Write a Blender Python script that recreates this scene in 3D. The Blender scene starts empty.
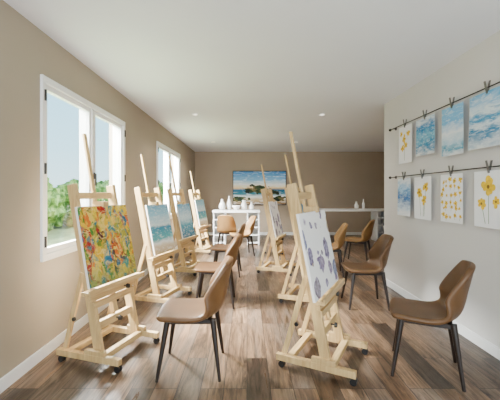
import bpy, bmesh, math, random
from mathutils import Vector, Matrix, noise
random.seed(7)
scene = bpy.context.scene
H = 2.67; CAMZ = 1.35
XL = -1.67; XR = 2.05; YB = 10.7; YE = 4.98; XF = 5.2; YS = -1.6

# ---------------------------------------------------------------- node helpers
def new_mat(name):
    m = bpy.data.materials.new(name); m.use_nodes = True
    nt = m.node_tree
    return m, nt, nt.nodes["Principled BSDF"]
def N(nt, typ, ins=None, **props):
    n = nt.nodes.new(typ)
    for k, v in props.items(): setattr(n, k, v)
    if ins:
        for k, v in ins.items():
            s = n.inputs[k]
            if isinstance(v, bpy.types.NodeSocket): nt.links.new(v, s)
            else: s.default_value = v
    return n
def ramp(nt, fac, stops, interp='LINEAR'):
    n = nt.nodes.new('ShaderNodeValToRGB'); cr = n.color_ramp; cr.interpolation = interp
    while len(cr.elements) < len(stops): cr.elements.new(0.5)
    for e, (p, c) in zip(cr.elements, stops):
        e.position = p; e.color = (c[0], c[1], c[2], 1)
    nt.links.new(fac, n.inputs[0]); return n.outputs[0]
def mix(nt, f, a, b, mode='MIX'):
    n = nt.nodes.new('ShaderNodeMix'); n.data_type = 'RGBA'; n.blend_type = mode
    for s, v in ((n.inputs[0], f), (n.inputs[6], a), (n.inputs[7], b)):
        if isinstance(v, bpy.types.NodeSocket): nt.links.new(v, s)
        else: s.default_value = v if not isinstance(v, tuple) else (v[0], v[1], v[2], 1)
    return n.outputs[2]
def math_n(nt, op, a, b=0.0, c=None):
    n = nt.nodes.new('ShaderNodeMath'); n.operation = op
    for i, v in enumerate((a, b) if c is None else (a, b, c)):
        if isinstance(v, bpy.types.NodeSocket): nt.links.new(v, n.inputs[i])
        else: n.inputs[i].default_value = v
    return n.outputs[0]
def mapping(nt, vec, scale=(1,1,1), rot=(0,0,0), loc=(0,0,0)):
    return N(nt, 'ShaderNodeMapping', {'Vector': vec, 'Scale': scale, 'Rotation': rot, 'Location': loc}).outputs[0]
def simple(name, col, rough=0.5, metal=0.0, var=0.06, scale=8, spec=0.5, bump=0.0, bscale=200):
    m, nt, b = new_mat(name)
    tc = N(nt, 'ShaderNodeTexCoord').outputs['Object']
    nz = N(nt, 'ShaderNodeTexNoise', {'Vector': tc, 'Scale': scale, 'Detail': 4.0}).outputs[0]
    lo = tuple(max(0, c*(1-var)) for c in col); hi = tuple(min(1, c*(1+var)) for c in col)
    nt.links.new(ramp(nt, nz, [(0.3, lo), (0.7, hi)]), b.inputs['Base Color'])
    b.inputs['Roughness'].default_value = rough; b.inputs['Metallic'].default_value = metal
    b.inputs['Specular IOR Level'].default_value = spec
    if bump:
        n2 = N(nt, 'ShaderNodeTexNoise', {'Vector': tc, 'Scale': bscale, 'Detail': 3.0}).outputs[0]
        bp = N(nt, 'ShaderNodeBump', {'Height': n2, 'Strength': bump, 'Distance': 0.002})
        nt.links.new(bp.outputs[0], b.inputs['Normal'])
    return m
def wood(name, c1, c2, rough=0.45, axis='Z', scale=3):
    m, nt, b = new_mat(name)
    tc = N(nt, 'ShaderNodeTexCoord').outputs['Object']
    s = {'X': (1, 14, 14), 'Y': (14, 1, 14), 'Z': (14, 14, 1)}[axis]
    v = mapping(nt, tc, s)
    nz = N(nt, 'ShaderNodeTexNoise', {'Vector': v, 'Scale': scale, 'Detail': 6.0, 'Distortion': 0.6}).outputs[0]
    nt.links.new(ramp(nt, nz, [(0.3, c1), (0.7, c2)]), b.inputs['Base Color'])
    b.inputs['Roughness'].default_value = rough
    return m

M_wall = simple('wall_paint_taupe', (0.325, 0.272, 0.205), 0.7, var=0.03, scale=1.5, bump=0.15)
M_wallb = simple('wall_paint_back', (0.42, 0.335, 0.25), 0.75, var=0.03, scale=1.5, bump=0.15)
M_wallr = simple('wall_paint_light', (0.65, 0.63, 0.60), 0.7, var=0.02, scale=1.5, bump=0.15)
M_ceil = simple('ceiling_paint', (0.86, 0.89, 0.95), 0.85, var=0.015, scale=1, bump=0.1)
M_white = simple('white_trim', (0.82, 0.82, 0.81), 0.35, var=0.02)
M_lam = simple('white_laminate', (0.86, 0.85, 0.83), 0.3, var=0.02)
M_cer = simple('white_ceramic', (0.85, 0.84, 0.82), 0.2, var=0.02)
M_black = simple('black_rubber', (0.008, 0.008, 0.009), 0.45)
M_dmetal = simple('dark_metal', (0.04, 0.036, 0.032), 0.35, metal=0.8)
M_steel = simple('brushed_steel', (0.22, 0.21, 0.20), 0.35, metal=1.0)
M_pine = wood('pine_wood', (0.42, 0.265, 0.105), (0.62, 0.435, 0.20))
M_pineh = wood('pine_wood_cross', (0.42, 0.265, 0.105), (0.62, 0.435, 0.20), axis='Y')
M_leath = simple('brown_leather', (0.115, 0.055, 0.020), 0.42, var=0.2, scale=5, bump=0.25, bscale=160, spec=0.35)
M_tan = simple('tan_leather', (0.30, 0.165, 0.060), 0.4, var=0.12, scale=5, bump=0.25, bscale=160, spec=0.35)
M_leg = wood('dark_walnut', (0.006, 0.003, 0.002), (0.016, 0.007, 0.004), 0.4)
M_canvas = simple('canvas_edge', (0.78, 0.76, 0.72), 0.8, var=0.03)
M_paper = simple('watercolor_paper', (0.92, 0.92, 0.91), 0.8, var=0.01)

# floor
m, nt, b = new_mat('plank_floor'); M_floor = m
tc = N(nt, 'ShaderNodeTexCoord').outputs['Object']
v = mapping(nt, tc, rot=(0, 0, math.radians(90)))
br = N(nt, 'ShaderNodeTexBrick', {'Vector': v, 'Color1': (0,0,0,1), 'Color2': (1,1,1,1), 'Mortar': (0.5,0.5,0.5,1), 'Scale': 1.0,
      'Mortar Size': 0.0025, 'Mortar Smooth': 0.2, 'Bias': 0.0, 'Brick Width': 1.15, 'Row Height': 0.16})
br.offset = 0.37; br.offset_frequency = 3
rnd = br.outputs['Color']
off = N(nt,'ShaderNodeVectorMath',{0: rnd, 1:(37,91,13)}, operation='MULTIPLY').outputs[0]
g1v = N(nt, 'ShaderNodeVectorMath', {0: mapping(nt, tc, (16, 1.3, 1)), 1: off}, operation='ADD').outputs[0]
gr = N(nt, 'ShaderNodeTexNoise', {'Vector': g1v, 'Scale': 1.6, 'Detail': 8.0, 'Roughness': 0.72, 'Distortion': 1.1}).outputs[0]
g2v = N(nt, 'ShaderNodeVectorMath', {0: mapping(nt, tc, (5, 0.9, 1)), 1: off}, operation='ADD').outputs[0]
gr2 = N(nt, 'ShaderNodeTexNoise', {'Vector': g2v, 'Scale': 1.3, 'Detail': 5.0, 'Roughness': 0.6, 'Distortion': 0.4}).outputs[0]
base = ramp(nt, rnd, [(0.0, (0.020,0.011,0.007)), (0.2, (0.150,0.086,0.047)), (0.38, (0.034,0.020,0.012)), (0.55, (0.110,0.078,0.056)), (0.75, (0.215,0.130,0.074)), (1.0, (0.065,0.040,0.024))])
dark = ramp(nt, gr, [(0.32, (0.10,0.09,0.08)), (0.46, (0.68,0.66,0.64)), (0.60, (1.35,1.34,1.32)), (0.75,(2.5,2.5,2.5))])
col = mix(nt, 1.0, base, dark, 'MULTIPLY')
col = mix(nt, ramp(nt, gr2, [(0.50,(0,0,0)),(0.66,(0.4,)*3)]), col, (0.180,0.138,0.105))
col = mix(nt, ramp(nt, gr2, [(0.30,(0.75,)*3),(0.42,(0,0,0))]), col, (0.014,0.008,0.005))
col = mix(nt, br.outputs['Fac'], col, (0.003,0.002,0.002))
nt.links.new(col, b.inputs['Base Color'])
b.inputs['Specular IOR Level'].default_value = 0.38
nt.links.new(ramp(nt, gr, [(0.3, (0.42,)*3), (0.7, (0.25,)*3)]), b.inputs['Roughness'])
bh = math_n(nt, 'SUBTRACT', gr, br.outputs['Fac'])
nt.links.new(N(nt, 'ShaderNodeBump', {'Height': bh, 'Strength': 0.35, 'Distance': 0.003}).outputs[0], b.inputs['Normal'])

# glass
M_glass = bpy.data.materials.new('window_glass'); M_glass.use_nodes = True
nt = M_glass.node_tree; nt.nodes.clear()
o = N(nt, 'ShaderNodeOutputMaterial'); t = N(nt, 'ShaderNodeBsdfTransparent', {'Color': (0.97,0.99,0.99,1)})
g = N(nt, 'ShaderNodeBsdfGlossy', {'Roughness': 0.02}); mx = N(nt, 'ShaderNodeMixShader', {0: 0.05})
nt.links.new(t.outputs[0], mx.inputs[1]); nt.links.new(g.outputs[0], mx.inputs[2]); nt.links.new(mx.outputs[0], o.inputs[0])
def emis(name, col, s):
    m, nt, b = new_mat(name); b.inputs['Base Color'].default_value = (*col, 1)
    b.inputs['Emission Color'].default_value = (*col, 1); b.inputs['Emission Strength'].default_value = s; return m
M_lamp = emis('lamp_diffuser', (1, 0.95, 0.88), 2)

# painted materials
def uv(nt): return N(nt, 'ShaderNodeTexCoord').outputs['UV']
def sepxy(nt, v):
    s = N(nt, 'ShaderNodeSeparateXYZ', {0: v}); return s.outputs[0], s.outputs[1]
def abstract_mat(name):
    m, nt, b = new_mat(name); u = uv(nt)
    nz = N(nt, 'ShaderNodeTexNoise', {'Vector': u, 'Scale': 6.0, 'Detail': 5.0})
    d = N(nt, 'ShaderNodeVectorMath', {0: u, 1: N(nt,'ShaderNodeVectorMath',{0:nz.outputs['Color'],1:(0.26,0.34,0)},operation='MULTIPLY').outputs[0]}, operation='ADD').outputs[0]
    pal = [(0.0,(0.62,0.37,0.01)),(0.15,(0.34,0.012,0.006)),(0.24,(0.65,0.45,0.08)),(0.35,(0.02,0.12,0.22)),(0.43,(0.55,0.12,0.01)),(0.54,(0.66,0.46,0.02)),(0.66,(0.04,0.16,0.02)),(0.76,(0.03,0.22,0.22)),(0.84,(0.30,0.28,0.03)),(0.94,(0.06,0.01,0.02))]
    v1 = N(nt, 'ShaderNodeTexVoronoi', {'Vector': mapping(nt, d, (9,5,1), (0,0,0.15)), 'Scale': 1.0}).outputs['Color']
    v2 = N(nt, 'ShaderNodeTexVoronoi', {'Vector': mapping(nt, d, (26,9,1), (0,0,-0.1), (3,5,0)), 'Scale': 1.0}).outputs['Color']
    c1 = ramp(nt, sepxy(nt, v1)[0], pal, 'CONSTANT'); c2 = ramp(nt, sepxy(nt, v2)[1], pal, 'CONSTANT')
    n3 = N(nt, 'ShaderNodeTexNoise', {'Vector': u, 'Scale': 9.0, 'Detail': 4.0}).outputs[0]
    c = mix(nt, ramp(nt, n3, [(0.45,(0,0,0)),(0.55,(0.8,0.8,0.8))]), c1, c2)
    n5 = N(nt, 'ShaderNodeTexNoise', {'Vector': mapping(nt, d, (1,2,1)), 'Scale': 12.0, 'Detail': 5.0}).outputs[0]
    c = mix(nt, ramp(nt, n5, [(0.52,(0,)*3),(0.66,(0.7,)*3)]), c, (0.74,0.58,0.22))
    c = mix(nt, ramp(nt, n5, [(0.31,(0.7,)*3),(0.40,(0,)*3)]), c, (0.02,0.04,0.03))
    x, y = sepxy(nt, u)
    c = mix(nt, ramp(nt, math_n(nt,'ADD',y,math_n(nt,'MULTIPLY',n3,0.3)), [(0.22,(0.5,)*3),(0.42,(0,0,0))]), c, (0.06,0.17,0.07))
    nt.links.new(c, b.inputs['Base Color']); b.inputs['Roughness'].default_value = 0.5; b.inputs['Specular IOR Level'].default_value = 0.25; return m
def bands_mat(name, stops, seed=0, amt=0.25, nscale=3, stretch=(1,3,1), foam=0.0, rough=0.6, emit=0.0, rocks=None):
    m, nt, b = new_mat(name); u = uv(nt); x, y = sepxy(nt, u)
    v = mapping(nt, u, stretch, loc=(seed, seed*1.7, 0))
    nz = N(nt, 'ShaderNodeTexNoise', {'Vector': v, 'Scale': nscale, 'Detail': 5.0, 'Distortion': 0.5}).outputs[0]
    f = math_n(nt, 'ADD', y, math_n(nt, 'MULTIPLY', math_n(nt, 'SUBTRACT', nz, 0.5), amt))
    c = ramp(nt, f, stops)
    if foam:
        n2 = N(nt, 'ShaderNodeTexNoise', {'Vector': mapping(nt, u, (2,7,1), (0,0,0.3), (seed,0,0)), 'Scale': 3.0, 'Detail': 6.0, 'Distortion': 1.0}).outputs[0]
        c = mix(nt, ramp(nt, n2, [(0.52,(0,0,0)),(0.62,(foam,)*3)]), c, (0.80,0.84,0.85))
    if rocks:
        n4 = N(nt, 'ShaderNodeTexNoise', {'Vector': u, 'Scale': 9.0, 'Detail': 6.0}).outputs[0]
        for cx, cy, rx, ry in rocks:
            dx = math_n(nt,'DIVIDE',math_n(nt,'SUBTRACT',x,cx),rx); dy = math_n(nt,'DIVIDE',math_n(nt,'SUBTRACT',y,cy),ry)
            r2 = math_n(nt,'ADD',math_n(nt,'MULTIPLY',dx,dx),math_n(nt,'MULTIPLY',dy,dy))
            q = math_n(nt,'ADD',r2,math_n(nt,'MULTIPLY',math_n(nt,'SUBTRACT',n4,0.5),3.4))
            c = mix(nt, ramp(nt, q, [(0.60,(1,1,1)),(0.72,(0,0,0))]), c, ramp(nt, n4, [(0.38,(0.008,0.016,0.008)),(0.5,(0.03,0.05,0.012)),(0.60,(0.16,0.11,0.04))]))
    nt.links.new(c, b.inputs['Base Color']); b.inputs['Roughness'].default_value = rough; b.inputs['Specular IOR Level'].default_value = 0.25
    if emit:
        nt.links.new(c, b.inputs['Emission Color']); b.inputs['Emission Strength'].default_value = emit
    return m
def petals_mat(name):
    m, nt, b = new_mat(name); u = uv(nt)
    nz = N(nt, 'ShaderNodeTexNoise', {'Vector': u, 'Scale': 7.0, 'Detail': 2.0})
    d = N(nt, 'ShaderNodeVectorMath', {0: u, 1: N(nt,'ShaderNodeVectorMath',{0:nz.outputs['Color'],1:(0.16,0.16,0)},operation='MULTIPLY').outputs[0]}, operation='ADD').outputs[0]
    c = (0.86,0.85,0.83)
    for sc, rot, loc, th in (((3.8,3.0,1),0.5,(1.3,0.2,0),0.45), ((5.0,6.5,1),-0.6,(5.1,2.2,0),0.28)):
        vo = N(nt, 'ShaderNodeTexVoronoi', {'Vector': mapping(nt, d, sc, (0,0,rot), loc), 'Scale': 1.0, 'Randomness': 0.8})
        msk = ramp(nt, vo.outputs['Distance'], [(0.0,(0.7,)*3),(th*0.7,(0.85,)*3),(th*0.92,(1,)*3),(th,(0,0,0))])
        cc = ramp(nt, sepxy(nt, vo.outputs['Color'])[0], [(0.0,(0.08,0.05,0.16)),(0.3,(0.03,0.06,0.18)),(0.5,(0.15,0.08,0.19)),(0.75,(0.11,0.07,0.11)),(0.92,(0.32,0.21,0.07))], 'CONSTANT')
        n2 = N(nt, 'ShaderNodeTexNoise', {'Vector': u, 'Scale': 20.0, 'Detail': 3.0}).outputs[0]
        cc = mix(nt, ramp(nt, n2, [(0.44,(0,)*3),(0.68,(0.65,)*3)]), cc, (0.48,0.42,0.58))
        c = mix(nt, msk, c, cc)
    nt.links.new(c, b.inputs['Base Color']); b.inputs['Roughness'].default_value = 0.6; b.inputs['Specular IOR Level'].default_value = 0.25; return m
M_abs = abstract_mat('abstract_paint')
SEA = [(0.0,(0.46,0.34,0.18)),(0.14,(0.64,0.57,0.42)),(0.22,(0.82,0.86,0.86)),(0.30,(0.10,0.40,0.44)),(0.52,(0.04,0.25,0.40)),(0.58,(0.60,0.73,0.78)),(0.8,(0.28,0.54,0.68)),(1.0,(0.14,0.38,0.58))]
M_sea = bands_mat('seascape_paint', SEA, 1.0, 0.14, foam=0.5)
M_sea2 = bands_mat('seascape_paint_b', [(0,(0.03,0.13,0.24)),(0.35,(0.08,0.32,0.44)),(0.6,(0.50,0.66,0.72)),(1,(0.10,0.32,0.52))], 4.0, 0.3, foam=0.45)
M_petal = petals_mat('petal_paint')
M_tv = bands_mat('beach_picture', [(0.0,(0.16,0.09,0.04)),(0.12,(0.42,0.30,0.14)),(0.24,(0.70,0.74,0.70)),(0.32,(0.02,0.16,0.20)),(0.44,(0.01,0.09,0.18)),(0.50,(0.72,0.52,0.24)),(0.60,(0.66,0.68,0.62)),(0.75,(0.16,0.36,0.52)),(1.0,(0.03,0.16,0.36))], 2.0, 0.10, foam=0.4, emit=0.5, rough=0.5, rocks=[(0.46,0.46,0.28,0.16),(0.72,0.36,0.18,0.09),(0.12,0.16,0.22,0.10),(0.90,0.18,0.16,0.09)])
M_w1 = bands_mat('wash_teal', [(0,(0.80,0.82,0.80)),(0.25,(0.01,0.20,0.40)),(0.5,(0.20,0.50,0.64)),(0.75,(0.01,0.20,0.46)),(1,(0.75,0.83,0.87))], 6.0, 0.7, foam=0.4)
M_w2 = bands_mat('wash_pale_blue', [(0,(0.82,0.84,0.84)),(0.12,(0.08,0.32,0.47)),(0.25,(0.38,0.60,0.72)),(0.45,(0.80,0.85,0.88)),(0.7,(0.15,0.43,0.70)),(1,(0.22,0.50,0.75))], 9.0, 0.35, foam=0.4)
M_w3 = bands_mat('wash_waves', [(0,(0.75,0.80,0.80)),(0.3,(0.01,0.20,0.40)),(0.42,(0.70,0.80,0.84)),(0.55,(0.02,0.26,0.48)),(0.68,(0.72,0.82,0.86)),(1,(0.10,0.40,0.68))], 12.0, 0.5, foam=0.5)
M_w4 = bands_mat('wash_blue', [(0,(0.84,0.85,0.85)),(0.2,(0.60,0.72,0.80)),(0.5,(0.02,0.12,0.36)),(0.75,(0.28,0.50,0.70)),(1,(0.80,0.83,0.85))], 15.0, 0.6, foam=0.4)
M_yel = simple('yellow_paint', (0.90, 0.55, 0.005), 0.6, var=0.2, scale=30)
M_cen = simple('flower_center_paint', (0.20, 0.10, 0.02), 0.6)
M_stem = simple('green_paint', (0.14, 0.25, 0.08), 0.6, var=0.2)

# ---------------------------------------------------------------- mesh helpers
def finish(name, bm, mats, parent=None, smooth=False, bevel=0.0, loc=None):
    me = bpy.data.meshes.new(name); bm.normal_update(); bm.to_mesh(me); bm.free()
    for mm in (mats if isinstance(mats, (list, tuple)) else [mats]): me.materials.append(mm)
    if smooth:
        for p in me.polygons: p.use_smooth = True
    ob = bpy.data.objects.new(name, me); scene.collection.objects.link(ob)
    if parent: ob.parent = parent
    if loc: ob.location = loc
    if bevel:
        md = ob.modifiers.new('bevel', 'BEVEL'); md.width = bevel; md.segments = 2; md.limit_method = 'ANGLE'
    return ob
def empty(name, loc=(0,0,0), rz=0.0):
    e = bpy.data.objects.new(name, None); e.location = loc; e.rotation_euler = (0,0,rz); e.empty_display_size = 0.1
    scene.collection.objects.link(e); return e
def box(bm, x0, x1, y0, y1, z0, z1, mi=0):
    vs = [bm.verts.new(p) for p in ((x0,y0,z0),(x1,y0,z0),(x1,y1,z0),(x0,y1,z0),(x0,y0,z1),(x1,y0,z1),(x1,y1,z1),(x0,y1,z1))]
    for f in ((3,2,1,0),(4,5,6,7),(0,1,5,4),(1,2,6,5),(2,3,7,6),(3,0,4,7)):
        fc = bm.faces.new([vs[i] for i in f]); fc.material_index = mi
def bar(bm, p0, p1, wy, wn, mi=0, taper=1.0):
    p0 = Vector(p0); p1 = Vector(p1); d = (p1-p0).normalized(); y = Vector((0,1,0))
    if abs(d.dot(y)) > 0.9: y = Vector((1,0,0))
    n = d.cross(y).normalized(); y = n.cross(d).normalized()
    vs = []
    for p, s in ((p0, 1), (p1, taper)):
        for a, c in ((-1,-1),(1,-1),(1,1),(-1,1)):
            vs.append(bm.verts.new(p + y*(a*wy/2*s) + n*(c*wn/2*s)))
    for f in ((3,2,1,0),(4,5,6,7),(0,1,5,4),(1,2,6,5),(2,3,7,6),(3,0,4,7)):
        bm.faces.new([vs[i] for i in f]).material_index = mi
    bmesh.ops.recalc_face_normals(bm, faces=bm.faces)
def cyl(bm, p0, p1, r0, r1=None, seg=16, mi=0):
    r1 = r0 if r1 is None else r1
    p0 = Vector(p0); p1 = Vector(p1); d = (p1-p0).normalized()
    a = d.orthogonal().normalized(); b_ = d.cross(a)
    A = [bm.verts.new(p0 + (a*math.cos(t)+b_*math.sin(t))*r0) for t in (2*math.pi*i/seg for i in range(seg))]
    B = [bm.verts.new(p1 + (a*math.cos(t)+b_*math.sin(t))*r1) for t in (2*math.pi*i/seg for i in range(seg))]
    for i in range(seg):
        bm.faces.new((A[i], A[(i+1)%seg], B[(i+1)%seg], B[i])).material_index = mi
    bm.faces.new(A[::-1]).material_index = mi; bm.faces.new(B).material_index = mi
def lathe(name, prof, mat, loc, seg=28):
    bm = bmesh.new(); rings = []
    for r, z in prof:
        rings.append([bm.verts.new((r*math.cos(2*math.pi*i/seg), r*math.sin(2*math.pi*i/seg), z)) for i in range(seg)])
    for a, b_ in zip(rings, rings[1:]):
        for i in range(seg): bm.faces.new((a[i], a[(i+1)%seg], b_[(i+1)%seg], b_[i]))
    bm.faces.new(rings[0][::-1])
    return finish(name, bm, mat, smooth=True, loc=loc)
def quad_uv(bm, corners, mi=0):
    uvl = bm.loops.layers.uv.verify()
    f = bm.faces.new([bm.verts.new(c) for c in corners]); f.material_index = mi
    for l, c in zip(f.loops, ((0,0),(1,0),(1,1),(0,1))): l[uvl].uv = c
    return f

# ---------------------------------------------------------------- room shell
bm = bmesh.new(); box(bm, XL-0.2, XF+0.2, YS-0.2, YB+0.2, -0.12, 0); finish('floor', bm, M_floor)
bm = bmesh.new(); box(bm, XL-0.2, XF+0.2, YS-0.2, YB+0.2, H, H+0.15); finish('ceiling', bm, M_ceil)
WIN = [(2.69, 4.52), (6.15, 8.25)]; WZ0, WZ1 = 0.79, 2.31
bm = bmesh.new()
ys = [YS] + [v for w in WIN for v in w] + [YB]
box(bm, XL-0.2, XL, YS, YB, 0, WZ0); box(bm, XL-0.2, XL, YS, YB, WZ1, H)
for i in range(0, len(ys), 2): box(bm, XL-0.2, XL, ys[i], ys[i+1], WZ0, WZ1)
finish('wall_left', bm, M_wall)
bm = bmesh.new(); box(bm, XL-0.2, XF+0.2, YB, YB+0.2, 0, H); finish('wall_back', bm, M_wallb)
bm = bmesh.new(); box(bm, XR, XR+0.2, YS, YE, 0, H); finish('wall_right', bm, M_wallr)
bm = bmesh.new(); box(bm, XR+0.2, XF+0.2, YE-0.2, YE, 0, H); finish('wall_return', bm, M_wallb)
bm = bmesh.new(); box(bm, XF, XF+0.2, YE, YB, 0, H); finish('wall_far_right', bm, M_wallb)
bm = bmesh.new()
box(bm, XL-0.2, XR+0.2, YS-0.2, YS, 0, 0.5); box(bm, XL-0.2, XR+0.2, YS-0.2, YS, 2.45, H)
box(bm, XL-0.2, -1.3, YS-0.2, YS, 0.5, 2.45); box(bm, 1.7, XR+0.2, YS-0.2, YS, 0.5, 2.45)  # opening left between the pieces is invented, to let the fill lamp in
finish('wall_front', bm, M_wallr)
def baseboard(name, x0, x1, y0, y1):
    bm = bmesh.new(); box(bm, x0, x1, y0, y1, 0, 0.095); finish(name, bm, M_white, bevel=0.004)
baseboard('baseboard_left', XL, XL+0.015, YS, YB)
baseboard('baseboard_back', XL+0.015, XF, YB-0.015, YB)
baseboard('baseboard_right', XR-0.015, XR, YS, YE+0.0)
baseboard('baseboard_return', XR, XF, YE, YE+0.015)

def window(name, y0, y1):
    e = empty(name, (XL, y0, WZ0))
    w = y1-y0; h = WZ1-WZ0
    bm = bmesh.new(); t = 0.055; xi, xo = 0.022, -0.13
    box(bm, xo, xi, 0, w, 0, t); box(bm, xo, xi, 0, w, h-t, h); box(bm, xo, xi, 0, t, t, h-t); box(bm, xo, xi, w-t, w, t, h-t)
    box(bm, xo, xi-0.01, w/2-0.03, w/2+0.03, t, h-t)
    finish('frame', bm, M_white, e, bevel=0.004)
    bm = bmesh.new(); s = 0.045
    for a, c in ((t, w/2-0.03), (w/2+0.03, w-t)):
        box(bm, -0.045, 0.0, a, c, t, t+s); box(bm, -0.045, 0.0, a, c, h-t-s, h-t)
        box(bm, -0.045, 0.0, a, a+s, t+s, h-t-s); box(bm, -0.045, 0.0, c-s, c, t+s, h-t-s)
    finish('sashes', bm, M_white, e, bevel=0.003)
    bm = bmesh.new()
    for a, c in ((t, w/2-0.03), (w/2+0.03, w-t)):
        box(bm, -0.035, -0.029, a+s, c-s, t+s, h-t-s)
    finish('glass', bm, M_glass, e)
    bm = bmesh.new()
    for z in (0.16, h/2, h-0.16):
        cyl(bm, (0.026, 0.03, z-0.045), (0.026, 0.03, z+0.045), 0.010); cyl(bm, (0.026, w-0.03, z-0.045), (0.026, w-0.03, z+0.045), 0.010)
    box(bm, 0.012, 0.03, w/2-0.012, w/2+0.012, h/2-0.05, h/2+0.02); box(bm, 0.03, 0.042, w/2-0.01, w/2+0.01, h/2-0.12, h/2+0.01)
    finish('hinges_and_handle', bm, M_dmetal, e)
window('window_1', *WIN[0]); window('window_2', *WIN[1])

# recessed lights
for (lx, ly) in ((-0.87,5.6),(1.26,5.6),(-0.87,8.6),(1.26,8.6),(3.4,7.6)):
    e = empty('recessed_ceiling_light', (lx, ly, H))
    bm = bmesh.new(); cyl(bm, (0,0,-0.008), (0,0,0), 0.055, 0.06, 32); finish('trim_ring', bm, M_white, e, smooth=False)
    bm = bmesh.new(); cyl(bm, (0,0,-0.011), (0,0,-0.008), 0.04, 0.042, 32); finish('diffuser', bm, M_lamp, e)
    l = bpy.data.lights.new('downlight', 'SPOT'); l.energy = 100; l.spot_size = math.radians(150); l.spot_blend = 1; l.shadow_soft_size = 0.08; l.color = (1,0.90,0.78)
    lo = bpy.data.objects.new('downlight_lamp', l); lo.parent = e; lo.location = (0,0,-0.03); scene.collection.objects.link(lo)

# ---------------------------------------------------------------- chairs
ROWS = [(.225,.412,.190,-.02,0),(.245,.446,.218,-.022,0),(.22,.466,.228,-.012,0),(.10,.457,.236,0,.006),(-.04,.450,.236,0.005,.012),
        (-.14,.455,.230,.03,.035),(-.195,.485,.220,.080,.055),(-.225,.55,.205,.120,.040),(-.243,.64,.198,.110,.012),(-.262,.73,.192,.080,-.005),(-.278,.81,.178,.045,-.014),(-.287,.85,.150,.02,-.014)]
def cr(a,b_,c,d,t):
    return 0.5*((2*b_)+(-a+c)*t+(2*a-5*b_+4*c-d)*t*t+(-a+3*b_-3*c+d)*t**3)
def shell_mesh(name, mat):
    pts = []
    n = len(ROWS)
    for i in range(n-1):
        r = [ROWS[max(0,i-1)], ROWS[i], ROWS[i+1], ROWS[min(n-1,i+2)]]
        for k in range(3):
            pts.append([cr(r[0][j],r[1][j],r[2][j],r[3][j],k/3) for j in range(5)])
    pts.append(list(ROWS[-1]))
    bm = bmesh.new(); nv = 14; grid = []
    for x, z, hw, wing, dish in pts:
        row = []
        for j in range(nv+1):
            v = -1+2*j/nv; a = abs(v)
            row.append(bm.verts.new((x + wing*a**2.4, v*hw, z + dish*a**2.2)))
        grid.append(row)
    for i in range(len(grid)-1):
        for j in range(nv):
            bm.faces.new((grid[i][j], grid[i][j+1], grid[i+1][j+1], grid[i+1][j]))
    bmesh.ops.recalc_face_normals(bm, faces=bm.faces)
    bm.faces.ensure_lookup_table()
    if bm.faces[12*nv+5].normal.z < 0: bmesh.ops.reverse_faces(bm, faces=bm.faces)
    ob = finish(name, bm, mat, smooth=True)
    s = ob.modifiers.new('sol','SOLIDIFY'); s.thickness = 0.04; s.offset = -1
    ss = ob.modifiers.new('sub','SUBSURF'); ss.levels = 1; ss.render_levels = 1
    return ob
CH = {}
def chair(x, y, ang, kind='leather', s=1.0):
    e = empty('dining_chair', (x, y, 0), math.radians(ang)); e.scale = (s,)*3
    if kind not in CH:
        sh = shell_mesh('seat_shell', M_leath if kind == 'leather' else M_tan); CH[kind] = sh
    else:
        sh = CH[kind].copy(); scene.collection.objects.link(sh)
    sh.parent = e
    k = 1
    for sx, sy in ((1,1),(1,-1),(-1,1),(-1,-1)):
        if ('leg',sx,sy) not in CH:
            bm = bmesh.new()
            top = (0.165*sx-0.01, 0.15*sy, 0.425); bot = (0.225*sx-0.005, 0.215*sy, 0)
            cyl(bm, bot, top, 0.0115, 0.023, 14)
            o = finish('leg_%d'%k, bm, M_leg, e, smooth=True); CH[('leg',sx,sy)] = o
            es = o.modifiers.new('es','EDGE_SPLIT')
        else:
            o = CH[('leg',sx,sy)].copy(); o.parent = e; scene.collection.objects.link(o)
        k += 1
    if 'fr' not in CH:
        bm = bmesh.new(); bar(bm, (-0.16,0.15,0.405), (0.15,0.15,0.405), 0.025, 0.03); bar(bm, (-0.16,-0.15,0.405), (0.15,-0.15,0.405), 0.025, 0.03)
        bar(bm, (0.14,-0.15,0.405), (0.14,0.15,0.405), 0.025, 0.03); bar(bm, (-0.15,-0.15,0.405), (-0.15,0.15,0.405), 0.025, 0.03)
        CH['fr'] = finish('under_frame', bm, M_leg, e)
    else:
        o = CH['fr'].copy(); o.parent = e; scene.collection.objects.link(o)
chair(-0.43, 2.60, 181)
chair(1.36, 2.56, 155)
chair(1.42, 4.05, 176)
chair(-0.39, 4.10, 181)
chair(-0.34, 5.55, 178)
chair(1.36, 5.60, 170, 'tan')
chair(2.15, 6.5, 150, 'tan')
chair(-0.12, 7.3, 195, 'tan')
chair(-0.45, 7.9, 80, 'tan')

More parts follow.
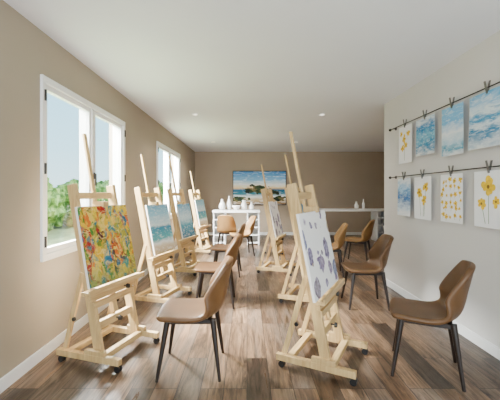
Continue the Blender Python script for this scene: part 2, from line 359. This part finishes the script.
# ---------------------------------------------------------------- easels
LEAN = 0.205
def ux(z): return 0.08 - LEAN*(z-0.1)
EZ = {}
def easel(x, y, ang, cw, ch, mat, cy=-0.08, cz=0.60, mast=1.85, up=1.42):
    e = empty('easel', (x, y, 0), math.radians(ang))
    def part(name, fn, m, bevel=0.003, smooth=False, key=None):
        key = key or name
        if key in EZ:
            o = EZ[key].copy(); o.parent = e; scene.collection.objects.link(o)
        else:
            bm = bmesh.new(); fn(bm); o = finish(name, bm, m, e, bevel=bevel, smooth=smooth); EZ[key] = o
        return o
    def skids(bm):
        for s in (-1,1):
            yy = 0.255*s
            box(bm, -0.30, 0.30, yy-0.022, yy+0.022, 0.052, 0.10)
            box(bm, -0.02, 0.16, yy-0.020, yy+0.020, 0.10, 0.135)
    part('base_skids', skids, M_pine)
    def cross(bm):
        box(bm, 0.10, 0.15, -0.233, 0.233, 0.06, 0.105); box(bm, -0.22, -0.17, -0.233, 0.233, 0.06, 0.10)
        box(bm, ux(.3)-0.02, ux(.3)+0.02, -0.20, 0.20, 0.27, 0.33)
        box(bm, ux(1.36)-0.018, ux(1.36)+0.018, -0.20, 0.20, 1.30, 1.355)
    part('cross_rails', cross, M_pineh)
    def upr(bm):
        for s in (-1,1):
            bar(bm, (ux(.08), 0.222*s, 0.08), (ux(up), 0.222*s, up), 0.036, 0.075)
    part('uprights', upr, M_pine)
    def braces(bm):
        for s in (-1,1):
            bar(bm, (-0.25, 0.232*s, 0.09), (ux(.72)-0.02, 0.236*s, 0.72), 0.022, 0.04)
    part('rear_braces', braces, M_pine)
    def mst(bm):
        bar(bm, (ux(.30)-0.005, 0.0, 0.27), (ux(mast), 0.0, mast), 0.034, 0.022)
        bar(bm, (ux(.35)+0.02, 0.0, 0.35), (ux(1.30)+0.015, 0.0, 1.22), 0.05, 0.02)
    part('center_mast', mst, M_pine, key='mast%.2f' % mast)
    zt = cz
    def tray(bm):
        xx = ux(zt)
        box(bm, xx+0.038, xx+0.115, -0.34, 0.34, zt-0.03, zt)
        box(bm, xx+0.105, xx+0.12, -0.34, 0.34, zt-0.03, zt+0.014)
        box(bm, xx+0.038, xx+0.065, -0.27, 0.27, zt-0.095, zt-0.03)
        box(bm, xx+0.040, xx+0.075, -0.24, 0.24, zt-0.155, zt-0.105)
    part('canvas_tray', tray, M_pineh, key='tray%.2f' % cz)
    zc = cz+ch*0.98
    def clamp(bm):
        xx = ux(zc)
        box(bm, xx-0.02, xx+0.10, -0.03, 0.03, zc+0.004, zc+0.05)
    part('top_clamp', clamp, M_pine, key='cl%.2f' % zc)
    def knobs(bm):
        for p in ((ux(.3)+0.02, 0.0, 0.30), (ux(zt)+0.065, 0.12, zt-0.065)):
            cyl(bm, p, (p[0]+0.035, p[1], p[2]), 0.006, seg=10); cyl(bm, (p[0]+0.03, p[1], p[2]), (p[0]+0.05, p[1], p[2]), 0.022, 0.018, 16)
        cyl(bm, (ux(1.34)-0.02, 0.03, 1.345), (ux(1.34)-0.06, 0.03, 1.345), 0.018, 0.018, 14)
        for s in (-1,1):
            cyl(bm, (-0.14, 0.247*s, 0.35), (-0.14, 0.262*s, 0.35), 0.016, seg=12)
    part('knobs', knobs, M_black, bevel=0, key='kn%.2f' % cz)
    def castors(bm):
        for sx in (-1,1):
            for s in (-1,1):
                cx, cy_ = 0.27*sx, 0.255*s
                cyl(bm, (cx+0.012, cy_-0.018, 0.024), (cx+0.012, cy_-0.004, 0.024), 0.024, seg=20)
                cyl(bm, (cx+0.012, cy_+0.004, 0.024), (cx+0.012, cy_+0.018, 0.024), 0.024, seg=20)
                cyl(bm, (cx, cy_, 0.02), (cx, cy_, 0.053), 0.008, seg=12)
                box(bm, cx-0.018, cx+0.018, cy_-0.018, cy_+0.018, 0.046, 0.052)
    part('castors', castors, M_black, bevel=0)
    c = empty('canvas_painting', (x, y, 0), math.radians(ang))
    lean = math.atan(LEAN); d = Vector((-math.sin(lean), 0, math.cos(lean))); n = Vector((math.cos(lean), 0, math.sin(lean)))
    o = Vector((ux(cz)+0.062, cy, cz+0.012)); T = 0.02
    bm = bmesh.new()
    cs = [o+Vector((0,a*cw/2,0))+d*b_*ch+n*k for k in (0, T) for a, b_ in ((-1,0),(1,0),(1,1),(-1,1))]
    vs = [bm.verts.new(p) for p in cs]
    for f in ((3,2,1,0),(4,5,6,7),(0,1,5,4),(1,2,6,5),(2,3,7,6),(3,0,4,7)): bm.faces.new([vs[i] for i in f])
    bmesh.ops.recalc_face_normals(bm, faces=bm.faces)
    finish('stretched_canvas', bm, M_canvas, c, bevel=0.002)
    bm = bmesh.new(); k = T+0.0012; i_ = 0.003
    quad_uv(bm, [o+Vector((0,-cw/2+i_,0))+d*i_+n*k, o+Vector((0,cw/2-i_,0))+d*i_+n*k, o+Vector((0,cw/2-i_,0))+d*(ch-i_)+n*k, o+Vector((0,-cw/2+i_,0))+d*(ch-i_)+n*k])
    finish('painted_surface', bm, mat, c)
easel(-1.16, 2.84, -18, 0.58, 0.64, M_abs, cy=-0.01, mast=1.87)
easel(-1.10, 4.25, -16, 0.50, 0.62, M_sea, cy=0.02, cz=0.58)
easel(-1.06, 5.75, -14, 0.50, 0.58, M_sea2, mast=2.0, cy=0.02, cz=0.58)
easel(-1.03, 7.6, -14, 0.50, 0.60, M_sea, cy=0.0)
easel(0.62, 2.70, -28, 0.69, 0.62, M_petal, cy=-0.09, cz=0.58, mast=1.87)
easel(0.76, 4.25, -22, 0.60, 0.62, M_sea2, cy=-0.04)
easel(0.52, 5.8, -18, 0.56, 0.60, M_petal, cy=-0.02)

# ---------------------------------------------------------------- tables
def table(x0, x1, y0, y1, h, shelf_w=0.32):
    e = empty('console_table', (x0, y0, 0)); w = x1-x0; dp = y1-y0
    bm = bmesh.new(); box(bm, 0, w, 0, dp, h-0.06, h); finish('table_top', bm, M_lam, e, bevel=0.004)
    bm = bmesh.new(); t = 0.03
    for a in (0.02, w-0.02-shelf_w):
        box(bm, a, a+t, 0.03, dp-0.03, 0, h-0.06); box(bm, a+shelf_w-t, a+shelf_w, 0.03, dp-0.03, 0, h-0.06)
        box(bm, a+t, a+shelf_w-t, dp-0.05, dp-0.03, 0.02, h-0.06)
        for k in range(4):
            z = 0.04 + k*(h-0.06-0.04)/4
            box(bm, a+t, a+shelf_w-t, 0.03, dp-0.05, z, z+0.025)
    finish('shelf_legs', bm, M_lam, e, bevel=0.002)
table(-0.90, 0.34, 8.62, 9.15, 0.90)
table(1.50, 3.95, 9.2, 9.75, 0.90)
V = lathe
V('vase', [(0.03,0),(0.07,0.02),(0.09,0.09),(0.07,0.17),(0.03,0.22),(0.028,0.27),(0.04,0.29),(0.03,0.285),(0.02,0.24)], M_cer, (-0.66,8.85,0.9))
V('vase', [(0.03,0),(0.055,0.02),(0.065,0.12),(0.045,0.24),(0.022,0.30),(0.022,0.36),(0.03,0.37),(0.02,0.36)], M_cer, (-0.48,8.95,0.9))
V('bowl', [(0.04,0),(0.05,0.01),(0.10,0.07),(0.115,0.12),(0.108,0.12),(0.09,0.07),(0.03,0.02)], M_cer, (-0.28,8.82,0.9))
V('pitcher', [(0.05,0),(0.075,0.02),(0.08,0.1),(0.055,0.19),(0.05,0.23),(0.06,0.26),(0.052,0.26),(0.045,0.2)], M_cer, (-0.08,8.9,0.9))
V('vase', [(0.03,0),(0.06,0.03),(0.065,0.10),(0.03,0.16),(0.025,0.20),(0.035,0.21),(0.02,0.2)], M_cer, (0.12,8.85,0.9))
V('bottle', [(0.035,0),(0.04,0.01),(0.04,0.15),(0.014,0.2),(0.014,0.27),(0.018,0.28),(0.01,0.28)], M_cer, (3.3,9.45,0.9))
V('vase', [(0.03,0),(0.06,0.03),(0.065,0.10),(0.03,0.16),(0.025,0.20),(0.035,0.21),(0.02,0.2)], M_cer, (3.1,9.45,0.9))

# television
e = empty('television', (0.40, YB-0.002, 1.51))
bm = bmesh.new(); box(bm, -0.86, 0.86, -0.05, -0.01, -0.55, 0.55); box(bm, -0.3,0.3,-0.01,0,-0.2,0.2); finish('housing', bm, M_black, e, bevel=0.006)
bm = bmesh.new(); quad_uv(bm, [(-0.835,-0.0515,-0.525),(0.835,-0.0515,-0.525),(0.835,-0.0515,0.525),(-0.835,-0.0515,0.525)]); finish('screen', bm, M_tv, e)

# ---------------------------------------------------------------- hanging rods + watercolours on right wall
XP = XR-0.045
frs = random.Random(11)
def flowers(bm, spec, w, h):
    for (u, v_, r, np_) in spec:
        cy, cz = (u-0.5)*w, v_*h - h
        a0 = frs.uniform(0, 6.28)
        for k in range(np_):
            a = 2*math.pi*k/np_ + a0 + frs.uniform(-.25,.25); rr = r*frs.uniform(.75,1.15)
            pc = (cy+math.cos(a)*rr*0.55, cz+math.sin(a)*rr*0.5)
            f = []
            for j in range(10):
                t = 2*math.pi*j/10; lx, ly = math.cos(t)*rr*0.5, math.sin(t)*rr*0.34*(1+0.25*math.cos(t))
                f.append(bm.verts.new((-0.0022-0.0001*k, pc[0]+lx*math.cos(a)-ly*math.sin(a), pc[1]+lx*math.sin(a)+ly*math.cos(a))))
            bm.faces.new(f).material_index = 1
        f = [bm.verts.new((-0.0034, cy+math.cos(2*math.pi*j/10)*r*0.2, cz+math.sin(2*math.pi*j/10)*r*0.2)) for j in range(10)]
        bm.faces.new(f).material_index = 2
def stem(bm, p0, p1, wd=0.003):
    (a, b_), (c, d_) = p0, p1
    dx, dz = c-a, d_-b_; L = math.hypot(dx, dz); nx, nz = -dz/L*wd, dx/L*wd
    f = [bm.verts.new((-0.0018, a+nx, b_+nz)), bm.verts.new((-0.0018, c+nx, d_+nz)), bm.verts.new((-0.0018, c-nx, d_-nz)), bm.verts.new((-0.0018, a-nx, b_-nz))]
    bm.faces.new(f).material_index = 3
def paper(y0, y1, ztop, zbot, mat=None, spec=None, curl=0.0):
    w = y1-y0; h = ztop-zbot
    if spec: curl = 0.0
    e = empty('watercolor_painting', (XP, (y0+y1)/2, ztop), 0)
    bm = bmesh.new(); uvl = bm.loops.layers.uv.verify(); n = 8
    g = [[bm.verts.new((-curl*(j/n)**2, -w/2 + w*i/2, -h*j/n)) for i in range(3)] for j in range(n+1)]
    for j in range(n):
        for i in range(2):
            q = [(i,j+1),(i+1,j+1),(i+1,j),(i,j)]
            f = bm.faces.new([g[b_][a] for a, b_ in q])
            for l, (a, b_) in zip(f.loops, q): l[uvl].uv = (a/2, 1-b_/n)
    o = finish('sheet', bm, mat or M_paper, e)
    s = o.modifiers.new('s','SOLIDIFY'); s.thickness = 0.0015; s.offset = 0
    if spec:
        bm = bmesh.new()
        for (u, v_, r, k) in spec:
            if r > 0.05: stem(bm, ((u-0.5)*w, v_*h-h), (((u-0.5)*0.5)*w, -h*0.93))
            elif r > 0.02: stem(bm, ((u-0.5)*w, v_*h-h), ((u-0.5)*w+0.01, v_*h-h-0.045), 0.0015)
        flowers(bm, spec, w, h)
        finish('flowers', bm, [M_paper, M_yel, M_cen, M_stem], e)
rs = random.Random(3)
small = [(0.12+0.19*i+rs.uniform(-.05,.05), 0.14+0.145*j+rs.uniform(-.04,.04), rs.uniform(.016,.03), 5) for i in range(5) for j in range(6)]
big = [(0.3,0.76,0.062,6),(0.68,0.64,0.066,6),(0.40,0.45,0.055,5)]
big2 = [(0.52,0.72,0.085,7),(0.28,0.46,0.05,6),(0.74,0.42,0.055,6)]
mid = [(0.25,0.78,0.045,5),(0.55,0.66,0.055,5),(0.78,0.80,0.04,5),(0.40,0.48,0.045,5),(0.68,0.42,0.045,5)]
R1, R2 = 2.23, 1.565
top = [(4.06,4.40,1.73,None,mid),(3.56,3.95,1.78,M_w1,None),(3.09,3.43,1.72,M_w2,None),(2.56,3.00,1.73,M_w3,None)]
bot = [(4.09,4.43,1.06,M_w4,None),(3.63,3.99,1.05,None,big),(3.10,3.45,1.06,None,small),(2.58,2.94,1.06,None,big2)]
for rz, rowp in ((R1, top), (R2, bot)):
    e = empty('hanging_rod', (XP, 0, rz))
    bm = bmesh.new(); cyl(bm, (0,1.6,0), (0,4.66,0), 0.006, seg=12)
    bmesh.ops.create_icosphere(bm, subdivisions=2, radius=0.02, matrix=Matrix.Translation((0,4.67,0)))
    for yy in (1.7, 4.58):
        cyl(bm, (0.045,yy,0), (0,yy,0), 0.006, seg=10); cyl(bm, (0.045,yy,0), (0.038,yy,0), 0.022, seg=16)
    finish('rod', bm, M_dmetal, e)
    bm = bmesh.new()
    for (a, c, zb, mt, sp) in rowp:
        paper(a, c, rz-0.03, zb, mt, sp, curl=rs.uniform(0.0,0.02))
        for yy in (a+0.5*(c-a),):
            bar(bm, (-0.016, yy+0.012, 0.055), (-0.003, yy, -0.05), 0.016, 0.008); bar(bm, (0.012, yy-0.012, 0.055), (0.0, yy, -0.05), 0.016, 0.008)
            cyl(bm, (0, yy-0.011, -0.008), (0, yy+0.011, -0.008), 0.009, seg=10)
    finish('clips', bm, M_steel, e)

# ---------------------------------------------------------------- outside
M_grass = simple('grass', (0.22, 0.28, 0.13), 0.9, var=0.3, scale=2)
m, nt, b = new_mat('foliage'); M_fol = m
tc = N(nt, 'ShaderNodeTexCoord').outputs['Object']
nz = N(nt, 'ShaderNodeTexNoise', {'Vector': tc, 'Scale': 4.0, 'Detail': 6.0}).outputs[0]
nt.links.new(ramp(nt, nz, [(0.38,(0.05,0.13,0.02)),(0.52,(0.19,0.33,0.06)),(0.66,(0.42,0.54,0.17))]), b.inputs['Base Color']); b.inputs['Roughness'].default_value = 0.8
bm = bmesh.new(); box(bm, -60, XL-0.25, -20, 90, -0.4, -0.15); finish('lawn', bm, M_grass)
bm = bmesh.new()
for i in range(44):
    y = 6+i*1.0; x = -8.2+random.uniform(-.5,.5); r = random.uniform(0.85,1.3)
    ret = bmesh.ops.create_icosphere(bm, subdivisions=4, radius=r, matrix=Matrix.Translation((x, y, 0.8+random.uniform(-.1,.2))))
    for v in ret['verts']:
        c = Vector((x,y,0.8)); d = (v.co-c)
        v.co += d*0.35*noise.noise(v.co*2.2) + d*0.3*noise.noise(v.co*7)
        v.co.z = max(v.co.z, -0.149)
finish('garden_hedge', bm, M_fol)

# ---------------------------------------------------------------- light
w = bpy.data.worlds.new('World'); scene.world = w; w.use_nodes = True; nt = w.node_tree
bg = nt.nodes['Background']
g = N(nt, 'ShaderNodeTexCoord').outputs['Generated']
z = N(nt, 'ShaderNodeSeparateXYZ', {0: g}).outputs[2]
nt.links.new(ramp(nt, z, [(0.0,(0.66,0.88,0.93)),(0.12,(0.47,0.80,0.93)),(0.35,(0.28,0.65,0.90)),(1.0,(0.20,0.45,0.82))]), bg.inputs[0])
bg.inputs[1].default_value = 3.2
sn = bpy.data.lights.new('sun', 'SUN'); sn.energy = 7; sn.angle = 0.02; sn.color = (1,0.95,0.88)
so = bpy.data.objects.new('sun', sn); so.rotation_euler = (Vector((-0.55,-0.25,-0.8))).to_track_quat('-Z','Y').to_euler(); so.location = (8,8,12); scene.collection.objects.link(so)
def area(name, loc, target, sx, sy, power, col):
    l = bpy.data.lights.new(name, 'AREA'); l.shape = 'RECTANGLE'; l.size = sx; l.size_y = sy; l.energy = power; l.color = col
    o = bpy.data.objects.new(name, l); o.location = loc
    o.rotation_euler = (Vector(target)-Vector(loc)).to_track_quat('-Z','Y').to_euler(); scene.collection.objects.link(o)
area('sky_light_window_1', (-4.0, 3.4, 3.9), (0.4, 3.6, 0.6), 3.0, 1.1, 6800, (1,0.98,0.96))
area('sky_light_window_2', (-4.0, 7.2, 3.9), (0.4, 7.2, 0.6), 3.0, 1.1, 6800, (1,0.98,0.96))
area('front_fill_light', (0.2, YS-0.25, 1.5), (0.2, 4, 3.0), 2.9, 1.9, 210, (0.95,0.98,1))  # added fill lamp behind the camera, shining through an invented opening

cam = bpy.data.cameras.new('Camera'); cam.lens = 24; cam.sensor_width = 36; cam.shift_x = 0.006; cam.shift_y = -0.014; cam.clip_end = 300
co = bpy.data.objects.new('Camera', cam); co.location = (0,0,CAMZ); co.rotation_euler = (math.radians(90),0,0)
scene.collection.objects.link(co); scene.camera = co
